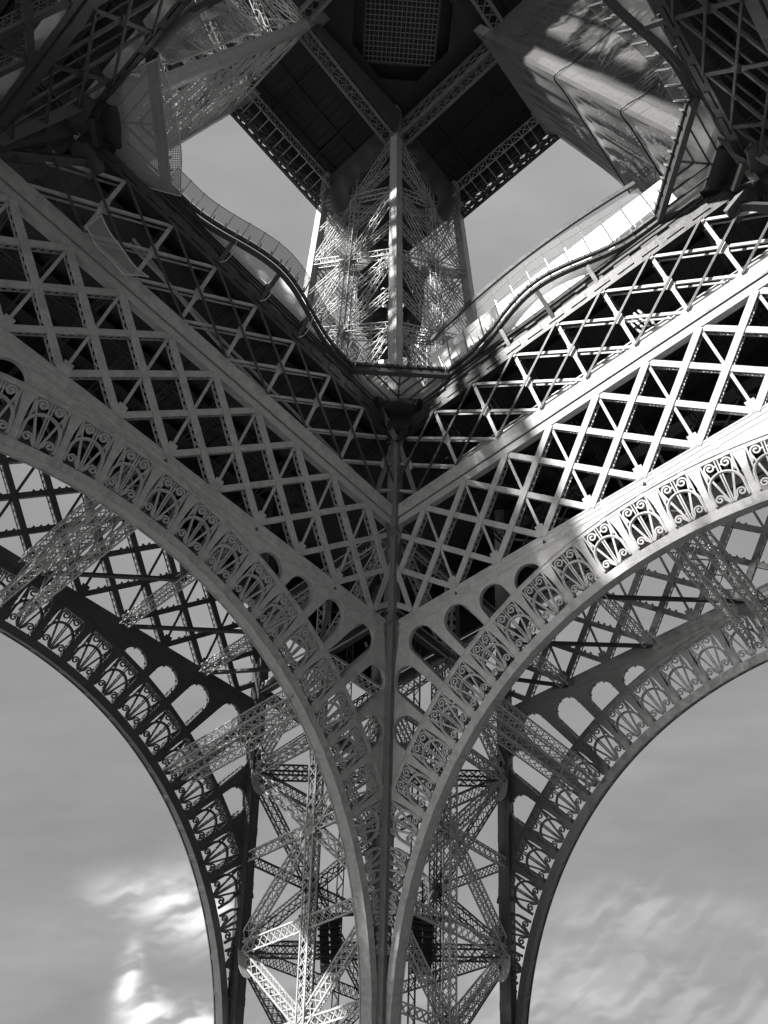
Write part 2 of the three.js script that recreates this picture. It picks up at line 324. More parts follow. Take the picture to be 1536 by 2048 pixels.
function girder(turn, off, label, mir, mat, opt = {}) {
  const g = seat(thing('lattice_girder', label, 'girder'), turn, off);
  const mats = mat, w0 = pT(T_LOW), w1 = pT(T_UP), w2 = pT(T_EDGE);
  const lc = new MB();                                    // lower chord
  lc.bar(V(-w0 + 0.3, 44.68, -0.02), V(w0 - 0.3, 44.68, -0.02), 0.94, 0.06).bar(V(-w0 + 0.3, 44.24, -0.42), V(w0 - 0.3, 44.24, -0.42), 0.05, 0.74).bar(V(-w0 + 0.3, 45.1, -0.42), V(w0 - 0.3, 45.1, -0.42), 0.05, 0.74).bar(V(-w0 + 0.3, 44.7, -0.8), V(w0 - 0.3, 44.7, -0.8), 0.85, 0.05);
  for (const t of [44.36, 44.72, 45.04]) lc.bar(V(-w0 + 0.4, t, 0.02), V(w0 - 0.4, t, 0.02), 0.05, 0.03);
  for (let j = -5; j <= 5; j++) lc.bar(V(j * NODE + 0.9, 44.25, 0.015), V(j * NODE + 0.9, 45.1, 0.015), 0.5, 0.02);
  lc.build('lower_chord', mats, g);
  const uc = new MB();                                    // upper chord: deep web above, flange below with a dark gap
  uc.bar(V(-w1 + 0.2, 53.3, 0.1), V(w1 - 0.2, 53.3, 0.1), 0.95, 0.06).bar(V(-w1, 53.75, -0.28), V(w1, 53.75, -0.28), 0.05, 0.8).bar(V(-w1 + 0.2, 52.83, -0.3), V(w1 - 0.2, 52.83, -0.3), 0.05, 0.78)
    .bar(V(-w1, 52.45, 0.02), V(w1, 52.45, 0.02), 0.5, 0.06).bar(V(-w1, 52.2, -0.32), V(w1, 52.2, -0.32), 0.05, 0.7).bar(V(-w1, 52.95, -0.68), V(w1, 52.95, -0.68), 1.5, 0.05);
  for (let j = -4; j <= 4; j++) uc.bar(V(j * NODE + 1.1, 52.9, 0.14), V(j * NODE + 1.1, 53.7, 0.14), 0.7, 0.02);
  uc.build('upper_chord', mats, g);
  for (let j = -7; j <= 7; j++) {
    for (const fam of [1, 2]) {
      const dir = fam === 1 ? mir : -mir;                // family 1 rises towards -mir
      const A = V(j * NODE, 45.1, 0), B = V((j - 2 * dir) * NODE, 52.25, 0), c = clipSeg(A, B, 0.35);
      if (c) { const z = fam === 1 ? 0.03 : -0.03, [f, l] = flangeMember(c[0], c[1], fam === 1 ? 0.46 : 0.42, 0.6, z, true); const m = f.build('diagonal', mats, g); l.build('lacing', mats, m); }
      const A2 = V(j * NODE, 53.75, 0), B2 = V((j - 2 * dir) * NODE, T_EDGE - 0.3, 0), c2 = clipSeg(A2, B2, 0.3);
      if (c2 && !opt.low) {
        if (fam === 1) { const m = new MB(); for (const x of [-0.075, 0.075]) m.bar(c2[0].clone().add(V(x, 0, 0.2)), c2[1].clone().add(V(x, 0, 0.2)), 0.07, 0.1); m.build('tie_rod', M.iron, g); }
        else { const [f] = flangeMember(c2[0], c2[1], 0.2, 0.4, -0.06, false); f.bar(c2[0].clone().setZ(-0.75), c2[1].clone().setZ(-0.75), 0.12, 0.08); f.build('diagonal', mats, g); }
      }
    }
    if (Math.abs(j) < 6) {
      const x = j * NODE;
      if (Math.abs(x) < pT(T_UP) - 0.3) new MB().bar(V(x, 45.1, -0.08), V(x, 52.25, -0.08), 0.2, 0.06).build('post', mats, g);
      if (!opt.low && Math.abs(x) < pT(T_EDGE) - 0.2) { const m = new MB().bar(V(x, 53.75, -0.02), V(x, T_EDGE - 0.2, -0.02), 0.26, 0.1).build('post', mats, g); }
      if (Math.abs(x) < pT(48 * K) - 0.6) { new MB().bar(V(x, 45.1, 0.02), V(x, 45.95, 0.02), 0.62, 0.05).build('gusset_plate', mats, g); new MB().bar(V(x - 0.02, 48.3, -0.055), V(x - 0.02, 49.1, -0.055), 0.7, 0.04).build('gusset_plate', mats, g); }
      if (!opt.low && Math.abs(x) < pT(T_MID) - 0.5) { const d = new MB(); diamond(x, T_MID, 0.3, 0.55, 0, d); d.build('gusset_plate', mats, g); }
    }
    if (opt.lamps) { const gus = new MB();
      for (const f of [0.12, 0.17, 0.3, 0.35, 0.4, 0.62, 0.67, 0.8, 0.85]) { const A = V(j * NODE, 45.1, 0), B = V((j + 2 * mir) * NODE, 52.25, 0), p = A.lerp(B, f); if (Math.abs(p.x) < pT(p.y) - 1) gus.box(p.x, p.y + 0.38, -0.3, 0.15, 0.14, 0.2); }
      if (gus.p.length) gus.build('lamp', mats, g);
    }
  }
  const tc = new MB();
  tc.bar(V(-w2, T_EDGE + 0.15, 0), V(w2, T_EDGE + 0.15, 0), 0.95, 0.1).bar(V(-w2, T_EDGE - 0.32, -0.35), V(w2, T_EDGE - 0.32, -0.35), 0.05, 0.75);
  for (let s = -14; s < 14; s += 1.93) tc.bar(V(s, T_EDGE + 0.3, 0.08), V(s + 1.3, T_EDGE + 0.3, 0.08), 0.5, 0.06);
  tc.build('top_chord', M.dark, g);  // shade of the overhanging edge is put into this dark colour
  return g;
}
girder(LEFT, 0, 'inner lattice girder above the nearer left arch, with a glaring sunlit middle', 1, M.paint);
girder(RIGHT, 0, 'inner lattice girder above the nearer right arch, sunlit along its right part', -1, M.paint);
girder(LBACK, 0, 'shaded inner lattice girder at the upper left edge, beyond the left pier', -1, M.iron);  // M.iron: shade on the back girders is put into the colour
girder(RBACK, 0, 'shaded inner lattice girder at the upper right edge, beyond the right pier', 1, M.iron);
girder(LEFT, PW, 'outer lattice girder above the farther left arch, dark against the sky', 1, M.far, { lamps: true });  // outer girders carry their shade in the colour, like the farther arches
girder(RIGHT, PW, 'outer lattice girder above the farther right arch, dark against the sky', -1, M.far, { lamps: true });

// ------------------------------------------------------------------ piers
const Y = V(0, 1, 0);
function facePanel(g, name, L1, L2, levels, mat, o = {}) {      // L1, L2: functions of the height along two legs
  const n = L2(levels[0]).sub(L1(levels[0])).cross(L1(levels[1]).sub(L1(levels[0]))).normalize();
  const mid = h => L1(h).lerp(L2(h), 0.5), w = o.w || 0.8, d = o.d || 0.55, pit = o.pitch || 0.75, ch = o.ch || 0.11, br = o.br || 0.06;
  for (let i = 0; i < levels.length - 1; i++) {
    const a = levels[i], b = levels[i + 1], m = (a + b) / 2;
    new MB().lattice(L1(a), L2(b), w, d, n, pit, ch, br, o.single).build('diagonal_brace', mat, g);
    new MB().lattice(L2(a), L1(b), w, d, n, pit, ch, br, o.single).build('diagonal_brace', mat, g);
    new MB().lattice(L1(m), L2(m), w * 0.8, d, n, pit, ch, br, o.single).build('horizontal_brace', mat, g);
    new MB().lattice(mid(a), mid(b), w * 0.9, d * 1.3, n, pit, ch, br, o.single).build('middle_post', mat, g);
    const c = mid(m), gp = new MB(); gp.bar(c.clone().addScaledVector(Y, -0.6).addScaledVector(n, d / 2 + 0.05), c.clone().addScaledVector(Y, 0.6).addScaledVector(n, d / 2 + 0.05), 1.15, 0.05, n).bar(c.clone().addScaledVector(Y, -0.6).addScaledVector(n, -d / 2 - 0.05), c.clone().addScaledVector(Y, 0.6).addScaledVector(n, -d / 2 - 0.05), 1.15, 0.05, n);
    gp.build('gusset_plate', mat, g);
  }
  for (const h of levels) new MB().lattice(L1(h), L2(h), w, d, n, pit, ch, br, o.single).build('horizontal_brace', mat, g);
}
function legPost(fn, h0, h1, w, mat, g, ledges = []) {
  const A = fn(h0), B = fn(h1), n = W(0, 1, 0), m = new MB();
  m.bar(A, B, w, w, n);
  const ax = B.clone().sub(A).normalize(), sd = ax.clone().cross(n).normalize(), nn = sd.clone().cross(ax);
  for (const i of [-1, 1]) for (const [u, v] of [[sd, nn], [nn, sd]]) {   // cover plates and corner angles
    const o = u.clone().multiplyScalar(i * (w / 2 + 0.012));
    m.bar(A.clone().add(o), B.clone().add(o), w * 0.45, 0.03, u);
    for (const j of [-1, 1]) { const e = o.clone().addScaledVector(v, j * (w / 2 - 0.05)); m.bar(A.clone().add(e), B.clone().add(e), 0.1, 0.028, u); }
  }
  const leg = m.build('leg', mat, g);
  for (const h of ledges) { const c = fn(h); new MB().bar(c.clone().add(V(0, -0.09, 0)), c.clone().add(V(0, 0.09, 0)), w + 0.7, w + 0.7, n).build('ledge', mat, leg); }
  for (let h = h0 + 1.5; h < h1 - 1; h += 3.4) { const c = fn(h), e = fn(h + 0.5); new MB().bar(c, e, w + 0.07, w + 0.07, n).build('splice_plate', mat, leg); }
  return leg;
}
const pierFn = (i, j) => h => W(pAt(h) + PW * i, pAt(h) + PW * j, h);
{
  const g = thing('tower_pier', 'iron lattice pier in the centre, its inner leg between the two nearer arches', 'pier');
  g.position.copy(W(0, 0, 0));
  legPost(pierFn(0, 0), 0, 55.5, 0.85, M.mid, g, [H_LOW - 0.2, H_UP - 1.2]);
  for (const left of [true, false]) {                    // raking struts and flared plates where the girders meet the inner leg
    const F = (d, h) => left ? W(pAt(h) - d, pAt(h) - 0.05, h) : W(pAt(h) - 0.05, pAt(h) - d, h), n = left ? W(0, -1, 0) : W(-1, 0, 0);
    new MB().bar(F(0.2, 44.9), F(2.0, 41.0), 0.42, 0.12, n).build('raking_strut', M.paint, g);
    new MB().bar(F(0.1, 53.9), F(2.3, 48.5), 0.4, 0.12, n).build('raking_strut', M.mid, g);
    for (const [h0, h1, w0, w1] of [[45.2, 47.7, 0.35, 1.25], [43.6, 45.2, 0.75, 0.35], [37.2, 40.6, 0.35, 0.9], [51.8, 54, 0.35, 1.1]]) { const m = new MB(); m.quad(F(0.2, h0), F(w0, h0), F(w1, h1), F(0.2, h1), [1, 2, 0]); m.quad(F(0.2, h0).addScaledVector(n, -0.05), F(0.2, h1).addScaledVector(n, -0.05), F(w1, h1).addScaledVector(n, -0.05), F(w0, h0).addScaledVector(n, -0.05), [1, 2, 0]); m.build('flared_plate', M.mid, g); }
  }
  legPost(pierFn(0, 1), 0, 56, 0.95, M.far, g); legPost(pierFn(1, 0), 0, 56, 0.95, M.far, g); legPost(pierFn(1, 1), 0, 56, 0.9, M.far, g);
  const lv = [3.2, 14.2, 25.2, 36.2, 47.2];
  const c = { A: [pierFn(0, 0), pierFn(0, 1)], B: [pierFn(0, 0), pierFn(1, 0)], C: [pierFn(0, 1), pierFn(1, 1)], D: [pierFn(1, 0), pierFn(1, 1)] };
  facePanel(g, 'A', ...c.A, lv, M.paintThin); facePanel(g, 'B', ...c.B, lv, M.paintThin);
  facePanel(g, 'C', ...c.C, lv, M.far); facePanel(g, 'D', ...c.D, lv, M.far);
  for (const h of [14.2, 25.2, 36.2]) { new MB().lattice(pierFn(0, 1)(h), pierFn(1, 0)(h), 0.9, 0.9, Y, 0.8, 0.12, 0.07).build('diaphragm_brace', M.far, g); new MB().lattice(pierFn(0, 0)(h), pierFn(1, 1)(h), 0.7, 0.7, Y, 0.8, 0.1, 0.06).build('diaphragm_brace', M.far, g); }
  for (const [i, j] of [[0, 1], [1, 0]]) for (const h of [25.2, 36.2]) {  // plates with round holes where the braces meet the leg
    const cc = pierFn(i, j)(h), sgn = i ? 1 : -1, inn = W(0.5, 0.5, 0).normalize(), pl = [];
    const R = []; for (let k = 0; k < 24; k++) { const a = k / 24 * Math.PI * 2; R.push(V(Math.cos(a) * 0.95, Math.sin(a) * 2.1, 0)); }
    const hol = [-1.15, 0, 1.15].map(y => { const o = []; for (let k = 0; k < 14; k++) { const a = -k / 14 * Math.PI * 2; o.push(V(0.25 + Math.cos(a) * 0.38, y + Math.sin(a) * 0.45, 0)); } return o; });
    const m = part('gusset_plate', shapeGeo(R, hol, 0.05), M.paint, g); m.position.copy(cc).add(V(-sgn * 0.75, 0, 0.15)); m.rotation.y = i ? Math.PI - 0.5 : 0.5;
  }
  for (const h of [41.6, 47.2]) for (const [A, B] of Object.values(c)) new MB().bar(A(h), B(h), 0.9, 0.5, Y).build('floor_beam', M.iron, g);
  // inclined lift tracks inside the pier
  for (const [u, v] of [[0.36, 0.36], [0.64, 0.36], [0.36, 0.64], [0.64, 0.64]]) { const f = h => W(pAt(h) + PW * u, pAt(h) + PW * v, h); new MB().lattice(f(0), f(54), 0.5, 0.5, Y, 0.7, 0.09, 0.05, true).build('lift_track', M.far, g); }
}
for (const [turn, nm] of [[Math.PI / 2, 'left'], [-Math.PI / 2, 'right'], [Math.PI, 'rear']]) {
  const g = thing('tower_pier', { left: 'dark pier head at the upper left where girders meet', right: 'dark pier head at the upper right where girders meet', rear: 'iron pier standing behind the viewer' }[nm], 'pier');
  for (const [i, j] of [[0, 0], [0, 1], [1, 0], [1, 1]]) legPost(pierFn(i, j), 0, 55.5, 0.95, M.iron, g, i + j ? [] : [H_UP - 1.2]);  // shade on these piers is put into the leg colour
  const c0 = pierFn(0, 0), cap = new MB();
  for (const d of [W(-1, 0, 0), W(0, -1, 0), W(1, 0, 0), W(0, 1, 0)]) cap.bar(c0(53.6), c0(52.6).addScaledVector(d, 3.2), 1.3, 0.4, Y).bar(c0(48.2), c0(53.4).addScaledVector(d, 2.6), 0.6, 0.4, Y);
  cap.build('bracket', M.iron, g);
  for (const k of [0.3, 0.7]) new MB().lattice(W(pAt(47), pAt(47) + PW * k, 47), W(pAt(47) + PW, pAt(47) + PW * k, 47), 0.8, 0.6, Y).build('horizontal_brace', M.iron, g);
  g.rotation.y = turn;
}
// upper pier stage, one per corner
function upperPier(turn, label) {
  const g = thing('upper_pier', label, 'pier', 'pier legs between the two decks');
  return g;
}
const upLeg = (i, j) => h => W(i ? q2(h) : p2(h), j ? q2(h) : p2(h), h);
const up0 = thing('upper_pier', 'bright lattice pier leg rising behind the deck opening at centre', 'pier');
{
  for (const [i, j] of [[0, 0], [0, 1], [1, 0], [1, 1]]) legPost(upLeg(i, j), 54.5, 106, 0.95, M.paint, up0);
  const lv = [57.6, 68.2, 78.8, 89.4, 99.6], o = { w: 0.75, d: 0.6, pitch: 0.75, ch: 0.09, br: 0.05, single: true };
  for (const [a, b] of [[[0, 0], [0, 1]], [[0, 0], [1, 0]], [[0, 1], [1, 1]], [[1, 0], [1, 1]]]) facePanel(up0, '', upLeg(...a), upLeg(...b), lv, M.paintThin, o);
  for (const h of lv.slice(1)) { new MB().lattice(upLeg(0, 1)(h), upLeg(1, 0)(h), 0.7, 0.6, Y).build('diaphragm_brace', M.paintThin, up0); new MB().lattice(upLeg(0, 0)(h), upLeg(1, 1)(h), 0.7, 0.6, Y).build('diaphragm_brace', M.paintThin, up0); }
  const gp = new MB();                                   // flared plates where braces meet the inner leg
  for (const h of lv.slice(1, 4)) for (const [d, n] of [[W(1, 0, 0), W(0, 1, 0)], [W(0, 1, 0), W(1, 0, 0)]]) { const c = upLeg(0, 0)(h); gp.bar(c.clone().add(V(0, -1.6, 0)).addScaledVector(d, 0.75), c.clone().add(V(0, 1.2, 0)).addScaledVector(d, 0.7), 0.8, 0.06, n).bar(c.clone().add(V(0, -1.9, 0)).addScaledVector(d, 0.3), c.clone().add(V(0, -0.2, 0)).addScaledVector(d, 2.2), 0.35, 0.06, n).bar(c.clone().add(V(0, -0.1, 0)).addScaledVector(d, 0.3), c.clone().add(V(0, 1.7, 0)).addScaledVector(d, 2.0), 0.35, 0.06, n); }
  gp.build('gusset_plate', M.paint, up0);
  // stair and lift shaft with octagonal landings
  const ctr = h => { const m = (p2(h) + q2(h)) / 2 - 1.5; return W(m, m, h); }, sh = new MB();
  for (let k = 0; k < 4; k++) { const o = V(Math.cos(k * Math.PI / 2) * 2, 0, Math.sin(k * Math.PI / 2) * 2); sh.bar(ctr(57).add(o), ctr(100).add(o), 0.3, 0.3, Z); }
  for (let h = 58; h < 99; h += 1.3) { const c = ctr(h); sh.bar(c.clone().add(V(-2, 0, 0)), c.clone().add(V(2, h % 2.6 < 1.3 ? 1.3 : 0, 0)), 0.9, 0.08, Y); }
  sh.build('lift_shaft', M.iron, up0);
  for (const h0 of [63.5, 79]) for (let k = 0; k < 4; k++) {
    const c = ctr(h0 + k * 1.5), R = 3.1 + k * 0.12, pts = []; for (let i = 0; i <= 8; i++) pts.push(c.clone().add(V(Math.cos((i + 0.5) * Math.PI / 4) * R, 0, Math.sin((i + 0.5) * Math.PI / 4) * R)));
    const b = new MB(); for (let i = 0; i < 8; i++) b.bar(pts[i], pts[i + 1], 1.1, 0.14, Y).bar(pts[i].clone().add(V(0, 0.5, 0)), pts[i + 1].clone().add(V(0, 0.5, 0)), 0.06, 0.06, Y); b.build('landing', M.far, up0);
  }
}
for (const [t, l] of [[Math.PI / 2, 'bright lattice pier leg seen end on through the opening at upper left'], [-Math.PI / 2, 'pier leg wrapped in sheeting at the upper right of the opening'], [Math.PI, 'pier leg rising above the viewer, out at the top']]) {
  const c = up0.clone(); c.name = numbered('upper_pier'); c.rotation.y = t; c.userData = { label: l, category: 'pier' }; scene.add(c);
}

// ------------------------------------------------------------------ ties between the inner and the outer girders
function tie(turn, s, h, w, d, label, cnt = 1) {
  const g = thing('tie_beam', label, 'beam');
  for (let i = 0; i < cnt; i++) {
    const ss = s + (i % 2 ? 0.9 : -0.9) * (cnt > 1 ? 1 : 0), hh = h - Math.floor(i / 2) * 3;
    new MB().lattice(W(ss, pAt(hh) + 0.3, hh), W(ss, pAt(hh) + PW - 0.4, hh), w, d, Y, 0.75, 0.09, 0.055).build('lattice_bar', M.paintThin, g);
  }
  const n = Math.floor(PW / 1.9); const x = new MB();
  if (cnt > 1) for (let i = 0; i < n; i++) { const f = i / n, e = (i + 1) / n, q = (u, v, k) => { const hh = h - k; return W(s + v, pAt(hh) + 0.3 + (PW - 0.7) * u, hh); }; x.bar(q(f, -0.9, 0), q(e, 0.9, 0), 0.1, 0.05, Y).bar(q(f, 0.9, 0), q(e, -0.9, 0), 0.1, 0.05, Y); if (cnt > 2) x.bar(q(f, -0.9, 0), q(e, -0.9, 3), 0.1, 0.05, Y).bar(q(e, 0.9, 3), q(f, 0.9, 0), 0.1, 0.05, Y).bar(q(e, 0.9, 0), q(f, 0.9, 3), 0.1, 0.05, Y); }
  if (cnt > 1) x.build('lacing', M.paintThin, g);
  g.rotation.y = turn; return g;
}
tie(LEFT, 0, 40.6, 0.55, 0.6, 'wide bright lattice tie at the left edge between the two left arches', 4);
tie(LEFT, 2 * NODE, 40.6, 0.7, 0.7, 'lattice tie from the second node of the left outer girder, partly hidden by the nearer arch');
tie(LEFT, 4 * NODE, 40.6, 0.7, 0.7, 'lattice tie from the outer left girder closest to the pier');
tie(LEFT, 17.2, 33.6, 0.9, 0.9, 'bright lattice tie crossing the farther left arch below its openings', 2);
tie(RIGHT, 0, 40.6, 0.55, 0.6, 'wide dark lattice tie near the right edge between the two right arches', 4);
tie(RIGHT, -2 * NODE, 40.6, 0.7, 0.7, 'lattice tie reaching the middle of the right outer girder');
tie(RIGHT, -4 * NODE, 40.6, 0.7, 0.7, 'lattice tie from the right outer girder closest to the pier');
tie(RIGHT, -17.2, 33.6, 0.9, 0.9, 'lattice tie crossing the openings of the farther right arch', 2);
// right ties: s runs the other way on that face
// horizontal stays under the ties
{
  const mk = (turn, pts, label) => { const g = thing('stay_bar', label, 'bar'); const b = new MB(); for (let i = 0; i < pts.length - 1; i++) b.bar(pts[i], pts[i + 1], 0.3, 0.22, Y); b.build('bar', M.iron, g); g.rotation.y = turn; };
  const q = (s, u, h = 40.5) => W(s, pAt(h) + PW * u, h);
  mk(LEFT, [q(2 * NODE, 1), q(4 * NODE, 0.5), q(2 * NODE, 0)], 'zigzag stay between the second and fourth ties on the left');
  mk(LEFT, [q(0, 1), q(2 * NODE, 0.5), q(0, 0)], 'zigzag stay beside the widest tie on the left');
  mk(LEFT, [q(4 * NODE, 1), q(21, 0.5), q(4 * NODE, 0)], 'zigzag stay next to the pier on the left');
  mk(RIGHT, [q(-2 * NODE, 1), q(-4 * NODE, 0.5), q(-2 * NODE, 0)], 'zigzag stay between the ties on the right');
  mk(RIGHT, [q(0, 1), q(-2 * NODE, 0.5), q(0, 0)], 'zigzag stay beside the widest tie on the right');
  mk(RIGHT, [q(-4 * NODE, 1), q(-21, 0.5), q(-4 * NODE, 0)], 'zigzag stay next to the pier on the right');
}

// ------------------------------------------------------------------ first deck with its opening
const DECK = 57.1, rimD = s => { const x = Math.min(1, Math.abs(s) / 7.8); return 13.4 + 1.6 * (x * x * (3 - 2 * x)); };
function rimPts(h, off = 0) {        // one side of the opening, from corner to corner
  const o = []; for (let i = 0; i <= 48; i++) { const s = -9.6 + 19.2 * i / 48; o.push(W(s, rimD(s) + off, h)); } return o;
}
{
  const deck = thing('first_deck', 'dark underside of the first deck around the wide opening, seen from below', 'deck');
  const out = 37.2, o = [V(-out, -out, 0), V(out, -out, 0), V(out, out, 0), V(-out, out, 0)], a = 15.35, c = 12.6;
  const hole = [[-c, -a], [c, -a], [a, -c], [a, c], [c, a], [-c, a], [-a, c], [-a, -c]].map(([x, y]) => V(x, y, 0)).reverse();
  const sg = shapeGeo(o, [hole], 0.5); sg.rotateX(-Math.PI / 2); sg.rotateY(Math.PI / 4);
  const slab = part('slab', sg, M.nearBlack, deck); slab.position.y = DECK;  // slab, boards and joists: shade under the deck put into the colour
  const board = new MB().bar(V(0, 0, 0), V(0, 0, -17), 0.86, 0.06, Y).geo();
  for (let k = 0; k < 4; k++) {
    const rot = [LEFT, RIGHT, LBACK, RBACK][k], n = k < 2 ? 17 : 15;
    for (let i = -n; i <= n; i++) {  // floor boards, each with open joints
      const m = part('floor_board', board, M.plank, deck); const p = W(i * 0.92, 15.9, DECK - 0.06 - 0.025 * ((i * 7 + k) % 3)); m.position.copy(p.applyAxisAngle(Y, rot)); m.rotation.y = rot + Math.PI / 4;
    }
    for (const b of [18.5, 22.5, 26.5, 30.5]) { const j = new MB(); j.bar(W(-16, b, DECK - 0.5), W(16, b, DECK - 0.5), 0.7, 0.3, W(0, 1, 0)); const m = j.build('joist', M.dark, deck); m.rotation.y = rot; }
    for (let i = -4; i <= 4; i++) {   // trusses under the boards
      const x = i * NODE; const j = new MB(); j.lattice(W(x, 16, H_EDGE - 0.3), W(x, 31, H_EDGE - 0.3), 0.4, 1.6, Y, 1.6, 0.1, 0.08, true); const m = j.build('floor_truss', M.dark, deck); m.rotation.y = rot;
    }
    for (const b of [20, 25]) { const j = new MB(); j.lattice(W(-15.5, b, H_EDGE - 1.2), W(15.5, b, H_EDGE - 1.2), 0.4, 1.2, Y, 1.4, 0.1, 0.08, true); const m = j.build('floor_truss', M.dark, deck); m.rotation.y = rot; }
    const fz = new MB().bar(W(-36.4, 36.4, 54.2), W(36.4, 36.4, 54.2), 6.6, 0.3, W(0, 1, 0)); for (let x = -33; x < 34; x += 2.2) fz.bar(W(x, 31.2, 51.2), W(x, 36, 54.8), 0.3, 0.5, Y); { const f = fz.build('frieze', M.dark, deck); f.rotation.y = rot; }
    // stepped gutter channel between the edge beam and the glass floor
    const ch = new MB(); for (const [d, y, w] of [[15.5, 55.0, 0.5], [15.42, 55.5, 0.3], [15.36, 55.9, 0.2], [15.55, 56.3, 0.5]]) ch.bar(W(-12.5, d, y), W(12.5, d, y), w, 0.28, W(0, 1, 0));
    for (let s = -11; s < 12; s += 2.2) ch.bar(W(s, 15.25, 55.2), W(s + 0.9, 15.25, 55.2), 0.3, 0.2, W(0, 1, 0));
    let m = ch.build('gutter_channel', M.iron, deck); m.rotation.y = rot;
    // curved rim beam, kerb and brackets
    const rim = new MB().sweep(rimPts(56.25, 0.14), 0.3, 0.34, Y), kerb = new MB().sweep(rimPts(56.75, -0.12), 0.22, 0.36, Y);
    m = rim.build('rim_beam', M.iron, deck); m.rotation.y = rot; m = kerb.build('kerb', M.iron, deck); m.rotation.y = rot;
    for (const sgn of [-1, 1]) { const wk = new MB(); for (let i = 0; i < 48; i++) { const s0 = -9.6 + 0.4 * i, s1 = s0 + 0.4; if (sgn * (s0 + 0.2) > 7.7) wk.quad(W(s0, rimD(s0), 56.6), W(s1, rimD(s1), 56.6), W(s1, 15.5, 56.6), W(s0, 15.5, 56.6), [1, 1, 0]); }
    m = wk.build('walkway', M.dark, deck); m.rotation.y = rot; }
    const gl = (x0, x1) => { const b = new MB(); const n = 12; for (let i = 0; i < n; i++) { const s0 = x0 + (x1 - x0) * i / n, s1 = x0 + (x1 - x0) * (i + 1) / n; b.quad(W(s0, rimD(s0) + 0.28, 56.4), W(s1, rimD(s1) + 0.28, 56.4), W(s1, 15.2, 56.3), W(s0, 15.2, 56.3), [1, 1, 0]); } return b; };
    for (const [x0, x1] of [[-7.2, -3.93], [-3.8, -0.06], [0.06, 3.8], [3.93, 7.2]]) { m = gl(x0, x1).build('glass_floor', k < 2 ? M.frost : M.screen, deck); m.rotation.y = rot; }
    for (const s of [-3.86, 0, 3.86]) { m = new MB().bar(W(s, 15.5, 54.2), W(s, rimD(s) + 0.3, 56.1), 0.3, 0.3, W(1, 0, 0)).build('bracket', M.iron, deck); m.rotation.y = rot; }
    for (let i = 0; i < 22; i++) { const s = -9.4 + 18.8 * i / 21; const b = new MB().bar(W(s, rimD(s) - 0.36, 56.3), W(s, rimD(s) - 0.36, 57.2), 0.05, 0.18, W(0, 1, 0)); m = b.build('kerb_clip', M.steel, deck); m.rotation.y = rot; }
    // glazed corner: cut across the diagonal
    const cr = new MB().bar(W(9.5, 15.1, 56.3), W(15.1, 9.5, 56.3), 0.4, 0.6, Y).bar(W(9.4, 14.9, 56.85), W(14.9, 9.4, 56.85), 0.3, 0.3, Y).bar(W(12.4, 15.9, 56.2), W(15.9, 12.4, 56.2), 0.35, 0.6, Y).bar(W(9.5, 15.3, 56.25), W(12.7, 15.8, 56.25), 0.3, 0.5, Y).bar(W(15.3, 9.5, 56.25), W(15.8, 12.7, 56.25), 0.3, 0.5, Y);
    m = cr.build('corner_frame', M.iron, deck); m.rotation.y = rot;
    const e = (u, v) => W(9.7 + (12.6 - 9.7) * v + (15.2 - 9.7 + (15.7 - 12.6 - 5.5) * v) * u, 15.2 + (15.7 - 15.2) * v + (9.7 - 15.2 + (12.6 - 15.7 + 5.5) * v) * u, 56.3);
    { const mul = new MB(); mul.bar(W(12.45, 12.45, 56.3), W(14.1, 14.1, 56.3), 0.12, 0.16, Y); m = mul.build('mullion', M.iron, deck); m.rotation.y = rot; }
    for (const b of [13.15, 13.9, 14.65]) for (const sw of [0, 1]) { const a0 = 24.95 - b, a1 = Math.min(b, 28.2 - b), q = x => sw ? W(b, x, 56.3) : W(x, b, 56.3); m = new MB().bar(q(a0), q(a1), 0.11, 0.14, Y).build('mullion', M.iron, deck); m.rotation.y = rot; }
    { const st = new MB().bar(W(9.55, 15.0, 57.02), W(15.0, 9.55, 57.02), 0.3, 0.05, Y).bar(W(9.75, 15.25, 56.66), W(15.25, 9.75, 56.66), 0.05, 0.28, Y); m = st.build('kerb_strip', M.steel, deck); m.rotation.y = rot; }
    for (let i = 1; i < 9; i++) { const f = i / 9, x = 9.45 + 5.45 * f, y = 14.9 - 5.45 * f; m = new MB().bar(W(x - 0.2, y - 0.2, 56.6), W(x - 0.2, y - 0.2, 57.15), 0.06, 0.2, W(1, 1, 0)).build('kerb_clip', M.steel, deck); m.rotation.y = rot; }
    for (const [u0, u1] of [[0.02, 0.49], [0.51, 0.98]]) { const b = new MB().quad(e(u0, 0.02), e(u1, 0.02), e(u1, 0.98), e(u0, 0.98), [1, 1, 0]); m = b.build('glass_pane', M.screen, deck); m.position.y = 0.1; m.rotation.y = rot; }
    // brackets under the pier corner
    const br = new MB(); for (const i of [-1, 1]) br.bar(W(15.2, 15.2, 52.6), W(15.2 - (i > 0 ? 2.6 : 0), 15.2 - (i < 0 ? 2.6 : 0), 55.9), 0.5, 0.35, Y); br.bar(W(15.1, 15.1, 53.3), W(15.1, 15.1, 55.2), 1.7, 1.7, W(1, 1, 0)).bar(W(14.7, 14.7, 54.9), W(14.7, 14.7, 55.4), 2.6, 2.6, W(1, 1, 0));
    m = br.build('corner_bracket', M.dark, deck); m.rotation.y = rot;
  }
}
